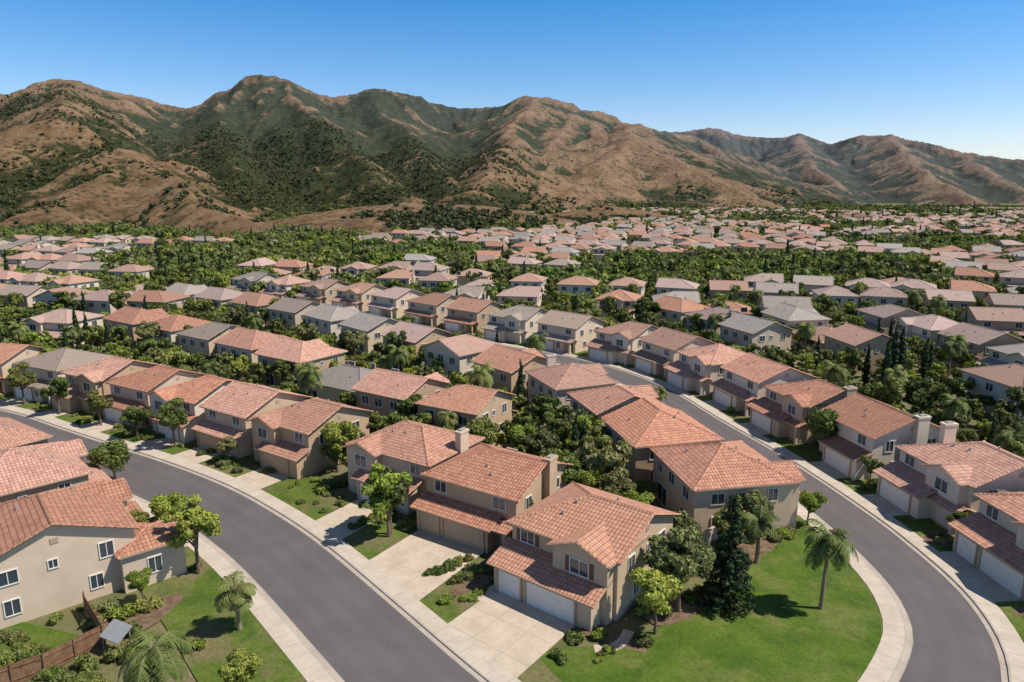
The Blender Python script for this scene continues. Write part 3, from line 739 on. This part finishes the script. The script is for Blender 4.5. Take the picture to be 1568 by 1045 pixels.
def palm(seed, trunk=6.0, L=2.8, nf=26, droop=1.0):
    g = np.random.default_rng(seed); V = []; S = []
    cx = .15
    wood = [tube([(0, 0, -.1), (.03, 0, .4), (.06, 0, trunk * .5), (cx, 0, trunk)], [.26, .19, .15, .13], 9)]
    wood.append(tube([(cx, 0, trunk - .1), (cx, 0, trunk + .25), (cx, 0, trunk + .6)], [.14, .2, .06], 8))
    for i in range(nf):
        a = i * 2.4 + g.uniform(-.2, .2); el = rad(g.uniform(-5, 75)); ll = L * g.uniform(.8, 1.1)
        p = np.array([cx, 0, trunk + .3]); d = np.array([math.cos(a) * math.cos(el), math.sin(a) * math.cos(el), math.sin(el)])
        ns = 22; st = ll / ns; side = np.array([-math.sin(a), math.cos(a), 0]); sh = g.uniform(.25, .8)
        rp = []
        for k in range(ns):
            d = d + np.array([0, 0, -.085 * droop * (1 + k / ns)]); d /= np.linalg.norm(d); q = p + d * st; rp.append(tuple(p))
            if k > 1:
                wl = .55 * math.sin(math.pi * (k / ns) ** .7) + .12
                for s in (-1, 1):
                    for rep in range(2):
                        tip = p + side * s * wl * g.uniform(.8, 1.05) + np.array([0, 0, -wl * g.uniform(.25, .8)]) + d * wl * .5
                        e = d * .045; pp = p + d * st * .5 * rep
                        V += [tuple(pp - e), tuple(pp + e), tuple(tip + e * .4), tuple(tip - e * .4)]; S += [float(np.clip(sh + g.normal() * .15, 0, 1))] * 4
            p = q
        wood.append(tube(rp, list(np.linspace(.03, .008, len(rp))), 4))
    return compose('palm_tree', V, S, wood, 'palm', 'palmbark')
def shrub(seed, mat='leaf', r=.8, n=900, size=.13, flat=.75):
    g = np.random.default_rng(seed); cl = []
    for i in range(9):
        a = g.uniform(0, 6.28); q = g.random() ** .5 * r * .6
        cl.append((np.array([math.cos(a) * q, math.sin(a) * q, r * flat * g.uniform(.35, .7)]), (r * .42, r * .42, r * .36), g.uniform(.2, .8)))
    V, S = leaf_cloud(g, cl, n, size)
    return compose('shrub', V, S, [tube([(0, 0, 0), (0, 0, r * .5)], [.05, .03], 5)], mat, 'bark')

def place(proto, name, x, y, s=1.0, rot=None, z=0.0, sz=None):
    o = bpy.data.objects.new(name, proto.data); COL.objects.link(o)
    o.location = (x, y, z); o.scale = (s, s, sz or s); o.rotation_euler = (0, 0, R.uniform(0, 6.28) if rot is None else rot)
    return o
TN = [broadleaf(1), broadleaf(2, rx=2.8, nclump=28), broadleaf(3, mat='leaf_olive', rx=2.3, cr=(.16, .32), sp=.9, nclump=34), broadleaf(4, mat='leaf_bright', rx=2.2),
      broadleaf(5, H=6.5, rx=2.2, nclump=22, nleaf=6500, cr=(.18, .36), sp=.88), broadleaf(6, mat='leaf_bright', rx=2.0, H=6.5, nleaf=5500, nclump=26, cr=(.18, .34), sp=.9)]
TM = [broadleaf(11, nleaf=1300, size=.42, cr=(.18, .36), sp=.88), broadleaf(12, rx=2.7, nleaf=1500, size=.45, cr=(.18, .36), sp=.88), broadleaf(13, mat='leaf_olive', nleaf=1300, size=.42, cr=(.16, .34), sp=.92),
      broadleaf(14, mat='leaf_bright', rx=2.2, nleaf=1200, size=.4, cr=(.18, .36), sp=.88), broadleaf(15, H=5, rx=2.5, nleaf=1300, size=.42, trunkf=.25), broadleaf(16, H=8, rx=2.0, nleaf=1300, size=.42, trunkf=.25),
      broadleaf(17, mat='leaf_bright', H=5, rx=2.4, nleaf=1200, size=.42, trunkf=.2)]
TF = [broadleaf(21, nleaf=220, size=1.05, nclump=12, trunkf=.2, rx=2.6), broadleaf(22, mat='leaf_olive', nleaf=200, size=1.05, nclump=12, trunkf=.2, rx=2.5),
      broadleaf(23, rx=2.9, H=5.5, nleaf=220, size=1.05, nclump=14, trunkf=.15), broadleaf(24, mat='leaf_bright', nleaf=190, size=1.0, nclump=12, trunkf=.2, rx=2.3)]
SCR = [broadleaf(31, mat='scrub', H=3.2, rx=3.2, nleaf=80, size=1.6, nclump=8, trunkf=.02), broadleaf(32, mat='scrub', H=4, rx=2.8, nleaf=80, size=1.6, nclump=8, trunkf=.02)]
SH = [shrub(41), shrub(42, 'leaf_bright'), shrub(43, 'leaf_olive'), shrub(44, 'leaf', .9, 1100, .13, .6)]
CY = cypress(51); CYF = cypress(56, n=600, size=.5); PI = pine(52); PA = palm(53, 6.0, 3.0, 28, 1.15); PB = palm(54, 3.3, 2.0, 20, .9); PC = palm(55, 4.0, 3.4, 34, 1.3)

for (x, y, p, H) in [(-28.3, 56.8, 5, 7.0), (-34.2, 63.0, 3, 4.6), (-46.8, 76.2, 1, 5.2), (-45.5, 88.4, 4, 6.3), (-21.5, 80.0, 3, 6.2), (-12.3, 63.6, 5, 7.4),
                     (11.2, 48.0, 3, 5.2), (13.7, 51.0, 2, 7.2), (40.8, 85.5, 1, 6.2), (-18.2, 40.4, 3, 3.6), (23.5, 62.8, 2, 5.2), (20.5, 60.2, 0, 4.4),
                     (-36.0, 61.5, 0, 3.6), (44.5, 63.3, 0, 3.0), (42.3, 76.5, 4, 3.4), (15.4, 58.8, 2, 5.0), (26.8, 76, 0, 3.6), (-31, 52.2, 3, 2.8), (-52.5, 92, 0, 4.5), (-60.5, 97, 4, 5.2), (-70, 102.3, 4, 6), (-84, 99.5, 2, 5),
                     (-79, 107.5, 4, 6.5), (5.5, 71, 0, 6), (9, 75, 4, 6.5), (3.5, 77.5, 2, 6.5), (10.8, 67.5, 2, 5.2), (1, 81, 3, 5.5), (-4, 82, 0, 6), (12.5, 63.5, 3, 4.5), (8, 69.5, 3, 4.5), (6, 84, 4, 6), (9.5, 86.5, 3, 5),
                     (-36, 83, 2, 3.4), (30.6, 66, 3, 3.6), (44.0, 89, 0, 4.4), (-38.5, 60, 3, 2.8)]:
    base = [6, 6, 6, 6, 6.5, 6.5][p]
    place(TN[p], 'broadleaf_tree', x, y, H / base * 1.06)
place(PI, 'pine_tree', 17.9, 51.9)
place(PA, 'palm_tree', 25.6, 51.4); place(PB, 'palm_tree', -21.5, 48.6); place(PC, 'palm_tree', -23.6, 40.0, 1.0)
place(PB, 'palm_tree', 22.8, 58.6, 1.15); place(PA, 'palm_tree', -31.0, 103, 1.0); place(PA, 'palm_tree', -8.5, 87, .75); place(PB, 'palm_tree', -88, 108.5, 1.2); place(PA, 'palm_tree', -50, 112, .8); place(PA, 'palm_tree', 60, 90, .9)
for x, y, s in [(58, 76, .9), (-20, 118, 1.0), (-57, 150, 1.0), (22, 100, .7), (60, 138, 1.05), (84, 128, 1.0), (5, 128, 1.0), (-102, 140, 1.0), (45, 150, 1.0)]: place(PA, 'palm_tree', x, y, s)
CYP = [(66.6, 117.6, 1.3), (68.4, 118.4, 1.2), (65.0, 116.4, 1.05), (63.2, 119.5, .85), (-95, 148, 1.05), (-93.2, 148.6, .9), (-90, 168, 1.0), (7.4, 76.5, .95), (8.5, 77.6, .85), (-13, 112, .8), (-14.6, 113, .65), (30, 152, .9), (31.5, 153, .8), (58, 128, .8), (100, 150, .9),
       (60, 82, .75), (61.3, 83.5, .7), (75, 122, .9), (76.5, 123, .8), (37, 146, .8), (-3, 135, .8), (-34, 136, .75)]
for x, y, s in CYP: place(CY, 'cypress_tree', x, y, s)

def hedge(pts, h=.9):
    P = smooth(pts, .7)
    e = bpy.data.objects.new('hedge', None); COL.objects.link(e)
    for i, q in enumerate(P):
        o = bpy.data.objects.new('clump_%d' % i, SH[3].data); COL.objects.link(o); o.parent = e
        o.location = (q[0], q[1], 0); s = h * R.uniform(.85, 1.1); o.scale = (s, s, s); o.rotation_euler[2] = R.uniform(0, 6)
for pts in ([(-30.5, 79.6), (-27.5, 80.8), (-25.4, 82.3)], [(-22.5, 74.5), (-19.5, 76)], [(-16.2, 65.6), (-14.2, 68.2), (-12.8, 69.6)], [(-41, 85.5), (-38, 87.5)], [(-51, 91), (-48, 93)],
            [(-7.4, 56.5), (-5.6, 57.8), (-4.2, 59.2)], [(40.6, 75.0), (43, 75.6)], [(-38, 47.2), (-33.5, 43.5), (-28, 42)]): hedge(pts)
rs = random.Random(5)
for x, y, rot, kw in NEAR[:27]:
    r = rad(rot); ax = (math.cos(r), math.sin(r)); fr = (math.sin(r), -math.cos(r))
    W, D = kw['W'], kw['D']; g = kw['gar'] or (0, 0, 0)
    dep = D / 2 + g[2] + (kw['fg'][2] if kw.get('fg') else 0)
    for i in range(34):
        s = rs.uniform(-W / 2 - 2.0, W / 2 + 2.0) if i < 22 else rs.choice([-1, 1]) * rs.uniform(W / 2 + .9, W / 2 + 1.8)
        f = rs.uniform(dep + .4, dep + 4.5) if i < 22 else rs.uniform(-D / 2, D / 2)
        px, py = x + ax[0] * s + fr[0] * f, y + ax[1] * s + fr[1] * f
        if road_dist(px, py) < 6.6 or on_drive(px, py): continue
        place(rs.choice(SH), 'shrub', px, py, rs.uniform(.45, 1.15))
for x, y, s in [(-5.0, 55.2, .9), (-4.0, 56.1, 1.0), (-3.2, 57.0, .9), (-1.2, 55.9, 1.0), (-1.9, 57.3, 1.1), (6.8, 47.6, 1.0), (10.0, 47.0, 1.2), (-.6, 57.5, .8),
                (-33, 51.2, 1.4), (-31.5, 50.2, 1.5), (-33.5, 49.3, 1.3), (-30.2, 51.6, 1.3), (-29.6, 48.2, 1.3), (-27.5, 46.0, 1.4), (-26, 44.5, 1.5), (-29, 45, 1.5), (-31, 44, 1.4), (-24, 46.2, 1.1),
                (-35.5, 46, .9), (-37.2, 45, 1.0), (42.3, 62.5, .9), (43.5, 62.0, 1.0), (42.6, 63.8, .9), (22, 63.4, 1.3), (19, 59, 1.3), (26, 63, 1.2), (28, 64.5, 1.1), (29, 68, 1.0), (27.6, 66, 1.2),
                (12.6, 50.4, 1.0), (15.2, 52.6, 1.1), (16.4, 53.6, 1.2), (20.5, 57.5, 1.1), (42.3, 50, .9), (43.5, 51, .8)]:
    place(R.choice(SH), 'shrub', x, y, s)

# ------------------------------------------------------------------ fences, garden walls, awning
def fence(name, pts, h, mat, boards=True):
    V, Fc = [], []
    def bx(a, b, z0, z1, th):
        d = (b - a); L = np.linalg.norm(d)
        if L < 1e-3: return
        n = np.array([-d[1], d[0]]) / L * th; k = len(V)
        for z in (z0, z1):
            for q in (a - n, b - n, b + n, a + n): V.append((q[0], q[1], z))
        Fc.extend([(k, k + 1, k + 5, k + 4), (k + 1, k + 2, k + 6, k + 5), (k + 2, k + 3, k + 7, k + 6), (k + 3, k, k + 4, k + 7), (k + 4, k + 5, k + 6, k + 7), (k + 3, k + 2, k + 1, k)])
    for p, q in zip(pts[:-1], pts[1:]):
        p = np.array(p, float); q = np.array(q, float); L = np.linalg.norm(q - p); u = (q - p) / L
        if boards:
            n = int(L / .16)
            for i in range(n): bx(p + u * (i * .16 + .008), p + u * (i * .16 + .152), 0.05, h + R.uniform(-.015, .015), .012)
            off = np.array([-u[1], u[0]]) * .04
            bx(p + off, q + off, .4, .5, .025); bx(p + off, q + off, h - .35, h - .25, .025)
            m = int(L / 2.4) + 1
            for i in range(m + 1): c = p + u * L * i / m + off * 2.2; bx(c - u * .05, c + u * .05, 0, h + .08, .05)
        else:
            bx(p, q, 0, h, .1); bx(p, q, h + .002, h + .07, .14)
            m = max(1, int(L / 5))
            for i in range(m + 1): c = p + u * L * i / m; bx(c - u * .2, c + u * .2, 0, h + .12, .2)
    return mk_obj(name, V, Fc, [mat])
fence('wooden_fence', [(-35.2, 51.0), (-31.2, 46.8)], 1.8, MT['wood'])
fence('wooden_fence', [(-31.2, 46.8), (-33.5, 43.5), (-38, 40)], 1.7, MT['wood'])
fence('garden_wall', [(15.2, 64.0), (10, 68.5), (5, 73.5), (2.5, 82), (-2, 84.5), (-10, 88.5), (-21, 94), (-31, 101), (-42, 107), (-54, 114)], 1.7, MT['wall_block'], False)
fence('garden_wall', [(13.8, 59), (18, 61), (20.5, 63.2)], 1.6, MT['wall_block'], False)
fence('wooden_fence', [(10, 68.5), (13, 75), (11, 86), (7, 97)], 1.7, MT['wood'])
fence('wooden_fence', [(5, 73.5), (2.2, 70.6)], 1.7, MT['wood'])
fence('garden_wall', [(57, 50), (56.5, 63), (54.5, 76), (52, 89), (49, 100), (45.5, 112), (41, 124)], 1.7, MT['wall_block'], False)
sp = Parts()
for u, hgt, d in ((-.95, 1.0, -.4), (.9, 1.0, -.4), (-.95, .45, .5), (.9, .45, .5)):
    sp.obox('posts', 'metal', (0, 0), (1, 0), (0, -1), u, u + .05, -.9, hgt, d, d + .05)
T0 = [(-1.05, -.7, .5), (1.05, -.7, .5), (1.05, .6, 1.2), (-1.05, .6, 1.2)]
sp.hexa('canopy', 'canvas', T0, [(a, b, c + .05) for a, b, c in T0])
for xx in (-.7, 0, .7): sp.hexa('ribs', 'metal', [(xx - .02, -.7, .553), (xx + .02, -.7, .553), (xx + .02, .6, 1.253), (xx - .02, .6, 1.253)], [(xx - .02, -.7, .58), (xx + .02, -.7, .58), (xx + .02, .6, 1.28), (xx - .02, .6, 1.28)])
e = bpy.data.objects.new('patio_awning', None); COL.objects.link(e)
for (pt, mk), (v, f, uv) in sp.d.items(): mk_obj(pt, v, f, [MT[mk]], uvs=uv, parent=e)
e.location = (-29.6, 46.0, .9); e.rotation_euler[2] = rad(-25)

# ------------------------------------------------------------------ mid and far houses (linked meshes)
PROT = []
for i, kw in enumerate([
    dict(W=11, D=10, e0='h', e1='g', fg=(2.4, 4.4, 1), gar=(-5, 1, 1.4), wall=0), dict(W=10, D=10, e0='g', e1='g', gar=(-4.7, 3, 1.6), wall=1),
    dict(W=11.5, D=9.6, e0='h', e1='h', fg=(-2.6, 4.4, 1), gar=(-1, 5.2, 1.4), wall=2), dict(W=10.5, D=10.5, e0='g', e1='h', gar=(-5, 2, 1.6), wall=3, chim=-1),
    dict(W=10, D=11, axis='y', e0='h', e1='g', gar=(-4.7, 3, 1.6), wall=2), dict(W=12, D=10, e0='h', e1='h', hw=3.3, gar=None, fg=None, wall=0),
    dict(W=11, D=10, e0='h', e1='g', fg=(2.4, 4.4, 1), gar=(-5, 1, 1.4), wall=2, mt='G'), dict(W=10.5, D=10, e0='g', e1='g', gar=(-4.7, 3, 1.6), wall=3, mt='G'),
    dict(W=11, D=10, e0='h', e1='g', fg=None, gar=(-5, 1, 1.4), wall=3), dict(W=10, D=10, e0='h', e1='h', fg=(0, 4.4, 1), gar=(-4.6, 1, 1.4), wall=2)]):
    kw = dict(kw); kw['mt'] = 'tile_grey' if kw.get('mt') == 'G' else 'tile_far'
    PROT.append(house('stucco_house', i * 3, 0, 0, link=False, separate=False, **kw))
grid = {}
def gadd(x, y): grid.setdefault((int(x // 16), int(y // 16)), []).append((x, y))
def gfree(x, y, r):
    cx, cy = int(x // 16), int(y // 16)
    for i in (-1, 0, 1):
        for j in (-1, 0, 1):
            for a, b in grid.get((cx + i, cy + j), ()):
                if (a - x) ** 2 + (b - y) ** 2 < r * r: return False
    return True
for h in HB: gadd(h[0], h[1])
def far_house(x, y, rot, k=None):
    p = R.choice(PROT) if k is None else PROT[k]
    o = bpy.data.objects.new('stucco_house', p.data); COL.objects.link(o)
    o.location = (x, y, 0); o.rotation_euler = (0, 0, rad(rot)); gadd(x, y)
    if y < 330: reg(x, y, rot, 10, 9)
MAN = [(13, 150.5, -43), (2, 160.5, -42), (-9, 170.5, -42), (-20, 181, -42), (-32, 192, -41), (-44, 202, -37), (-57, 211, -35), (-71, 219.5, -33), (-85, 229, -32),
       (-9, 126.5, 135), (-19, 137, 135), (-30, 148, 135), (-41, 159.5, 137), (-53, 170, 140), (-66, 180, 143), (-79.5, 189.5, 145), (-93, 198, 147),
       (69, 133, 95), (68, 146, 96), (66, 159, 98), (79, 104, 97), (94, 120, -82), (93, 134, -83), (92, 148, -84), (90, 162, -84), (52, 145, 110), (48, 158, 115), (42, 171, 120)]
for x, y, r in MAN: far_house(x, y, r + R.uniform(-3, 3))
def phi_y(x, base): return base - 0.42 * x + 22 * math.sin(x / 95.0 + base * .004) + (0.0004 * x * x if x > 0 else 0)
base = 120.0; row = 0; far_pts = []
while base < 1750:
    side = row % 2
    x = -820.0
    while x < 1000:
        yy = phi_y(x, base)
        sl = (phi_y(x + 1, base) - yy); ang = math.degrees(math.atan(sl))
        x += 13.6 * math.cos(rad(ang)) * R.uniform(.96, 1.2)
        yj = yy + R.uniform(-2.5, 2.5)
        if not (125 < yj < 1150): continue
        if abs(x) > yj * .86 + 25: continue
        if road_dist(x, yj) < 13: continue
        far_pts.append((x, yj, ang + (180 if side else 0)))
    base += 30 if side == 0 else 25
    row += 1
FX = np.array([p[0] for p in far_pts]); FY = np.array([p[1] for p in far_pts])
FH, _ = terrain(FX, FY)
wood_mask = fbm(FX / 130, FY / 130, 3, 91)
cnt = 0
for (x, y, a), h, wmk in zip(far_pts, FH, wood_mask):
    if h > .3: continue
    if -190 < x < -15 and 295 < y < 385 and wmk > .43: continue
    if x < -150 and y > 430: continue
    if wmk > .66: continue
    if x < -80 and 120 < y < 150: continue
    if not gfree(x, y, 12.3): continue
    if R.random() < .08: continue
    far_house(x, y, a + R.uniform(-8, 8)); cnt += 1
print('far houses', cnt)

# ------------------------------------------------------------------ trees between the houses
nt_ = 0
rt = random.Random(77); placed = {}
def try_tree(x, y, mind):
    cx, cy = int(x // 6), int(y // 6)
    for i in (-1, 0, 1):
        for j in (-1, 0, 1):
            for a, b in placed.get((cx + i, cy + j), ()):
                if (a - x) ** 2 + (b - y) ** 2 < mind * mind: return False
    placed.setdefault((cx, cy), []).append((x, y))
    return True
for i in range(22000):
    y = rt.uniform(62 ** .5, 215 ** .5) ** 2; x = rt.uniform(-.84 * y - 10, .84 * y + 10)
    if x < -58 and y < 100: continue
    rd = road_dist(x, y)
    if rd < (13.5 if rt.random() < .955 else 7.8): continue
    if x > 5 and y < 66 and x < 60: continue
    if 57 < x < 70 and 102 < y < 120 and rt.random() < .7: continue
    if in_house(x, y, .25) or on_drive(x, y): continue
    H = rt.uniform(.45, .98) if rt.random() < .82 else rt.uniform(.98, 1.3)
    if 57 < x < 70 and 102 < y < 120: H *= .6
    if not try_tree(x, y, 1.6 + 2.3 * H): continue
    q = rt.random()
    if q < .03 and y > 95: place(CY, 'cypress_tree', x, y, rt.uniform(.6, .95))
    elif q < .05 and y > 95: place(PA, 'palm_tree', x, y, rt.uniform(.7, 1.1))
    else: place(rt.choice(TM), 'broadleaf_tree', x, y, H)
    nt_ += 1
    if nt_ > 1600: break
print('mid trees', nt_, i)
for i in range(900):
    y = rt.uniform(66, 135); x = rt.uniform(-.8 * y, .8 * y)
    if road_dist(x, y) < 7 or in_house(x, y, -.3) or on_drive(x, y) or (x > 5 and y < 66): continue
    place(rt.choice(SH), 'shrub', x, y, rt.uniform(.6, 1.4))
def instancer(name, proto, pts):
    V, Fc = [], []
    for x, y, z, s in pts:
        a = R.uniform(0, 6.28); k = len(V); h = s * .7071
        for j in range(4): V.append((x + h * math.cos(a + j * math.pi / 2), y + h * math.sin(a + j * math.pi / 2), z))
        Fc.append((k, k + 1, k + 2, k + 3))
    me = bpy.data.meshes.new(name); me.from_pydata(V, [], Fc); me.update()
    o = bpy.data.objects.new(name, me); COL.objects.link(o)
    c = bpy.data.objects.new('tree', proto.data); COL.objects.link(c); c.parent = o
    o.instance_type = 'FACES'; o.use_instance_faces_scale = True; o.instance_faces_scale = 1.0
    o.show_instancer_for_render = False; o.show_instancer_for_viewport = False
buck = [[] for _ in range(5)]
g = np.random.default_rng(8)
n = 100000
ty = np.sqrt(210.0 ** 2 + (1300.0 ** 2 - 210.0 ** 2) * g.random(n) ** 1.12); tx = (g.random(n) * 2 - 1) * (ty * .84 + 20)
th_, tt_ = terrain(tx, ty); cl = fbm(tx / 45, ty / 45, 3, 12); cw = fbm(tx / 130, ty / 130, 3, 91)
for x, y, h, t, c, w in zip(tx, ty, th_, tt_, cl, cw):
    if h > 9: continue
    if h > .3 and (t > .35 or g.random() > .25 + (c - .5) * 2): continue
    belt = (-190 < x < -15 and 295 < y < 385 and w > .43) or w > .66
    if not belt and g.random() > .36 + 1.5 * (c - .45): continue
    if y < 250 and road_dist(x, y) < 6: continue
    if y < 330:
        if in_house(x, y, .3): continue
    elif not gfree(x, y, 6.0): continue
    s = g.uniform(.5, 1.05) * (1.15 if belt else 1) * (1 if g.random() < .88 else 1.35) * (1.0 + min(.35, max(0, y - 350) / 1300))
    k = int(g.choice(5, p=[.25, .2, .19, .335, .025]))
    buck[k].append((x, y, max(0, h) - .1, s))
for b, p in zip(buck, TF + [CYF]): instancer('distant_trees', p, b)
print('far trees', [len(b) for b in buck])
n = 90000
ty = 380 + 1000 * g.random(n) ** .8; tx = (g.random(n) * 2 - 1) * (ty * .85 + 20)
th_, tt_ = terrain(tx, ty); cl = fbm(tx / 60, ty / 60, 4, 52)
b2 = [[], []]
for x, y, h, t, c in zip(tx, ty, th_, tt_, cl):
    if h < 1: continue
    v = .48 - t * .65 + (c - .5) * 2.4
    if y > 900: v *= .7
    if g.random() > v: continue
    b2[int(g.integers(2))].append((x, y, h - .6, g.uniform(.35, 1.1) * (1.2 if y < 750 else 1)))
for b, p in zip(b2, SCR): instancer('hillside_scrub', p, b)
print('scrub', [len(b) for b in b2])

# ------------------------------------------------------------------ light, sky, camera
sd = Vector((0.97, -0.14, 0)).normalized(); el = rad(54)
sdir = Vector((sd.x * math.cos(el), sd.y * math.cos(el), math.sin(el)))
sl = bpy.data.lights.new('sun', 'SUN'); sl.energy = 5.0; sl.angle = rad(.5); sl.color = (1.0, .94, .84)
so = bpy.data.objects.new('sun', sl); COL.objects.link(so)
so.rotation_euler = (-sdir).to_track_quat('-Z', 'Y').to_euler()
w = bpy.data.worlds.new('World'); SC.world = w; w.use_nodes = True; nt = w.node_tree
bg = nt.nodes['Background']; sky = nt.nodes.new('ShaderNodeTexSky'); sky.sky_type = 'NISHITA'; sky.sun_disc = False
sky.sun_elevation = el; sky.sun_rotation = math.atan2(sd.x, sd.y); sky.air_density = 1.0; sky.dust_density = .3; sky.ozone_density = 3.0; sky.altitude = 300
tc = nt.nodes.new('ShaderNodeTexCoord'); sx = nt.nodes.new('ShaderNodeSeparateXYZ'); nt.links.new(tc.outputs['Generated'], sx.inputs[0])
cr = nt.nodes.new('ShaderNodeValToRGB'); nt.links.new(sx.outputs[2], cr.inputs[0])
els = cr.color_ramp.elements
els[0].position = 0.0; els[0].color = (1.0, .90, .90, 1); els[1].position = .55; els[1].color = (.50, .51, .53, 1)
for p_, c_ in ((.06, (.92, .90, .98)), (.14, (.58, .80, 1.0)), (.25, (.22, .68, 1.0))):
    q = els.new(p_); q.color = (*c_, 1)
mu = nt.nodes.new('ShaderNodeMix'); mu.data_type = 'RGBA'; mu.blend_type = 'MULTIPLY'; mu.inputs[0].default_value = 1
nt.links.new(sky.outputs[0], mu.inputs[6]); nt.links.new(cr.outputs[0], mu.inputs[7])
nt.links.new(mu.outputs[2], bg.inputs['Color']); bg.inputs['Strength'].default_value = .15
cam = bpy.data.cameras.new('camera'); co = bpy.data.objects.new('camera', cam); COL.objects.link(co)
cam.sensor_width = 36; cam.lens = 24.34; cam.clip_end = 20000; cam.clip_start = .5
co.location = (0, 0, 34); co.rotation_euler = (rad(90 - 12.3), 0, 0); SC.camera = co
SC.view_settings.view_transform = 'Standard'; SC.view_settings.look = 'None'; SC.view_settings.exposure = 0
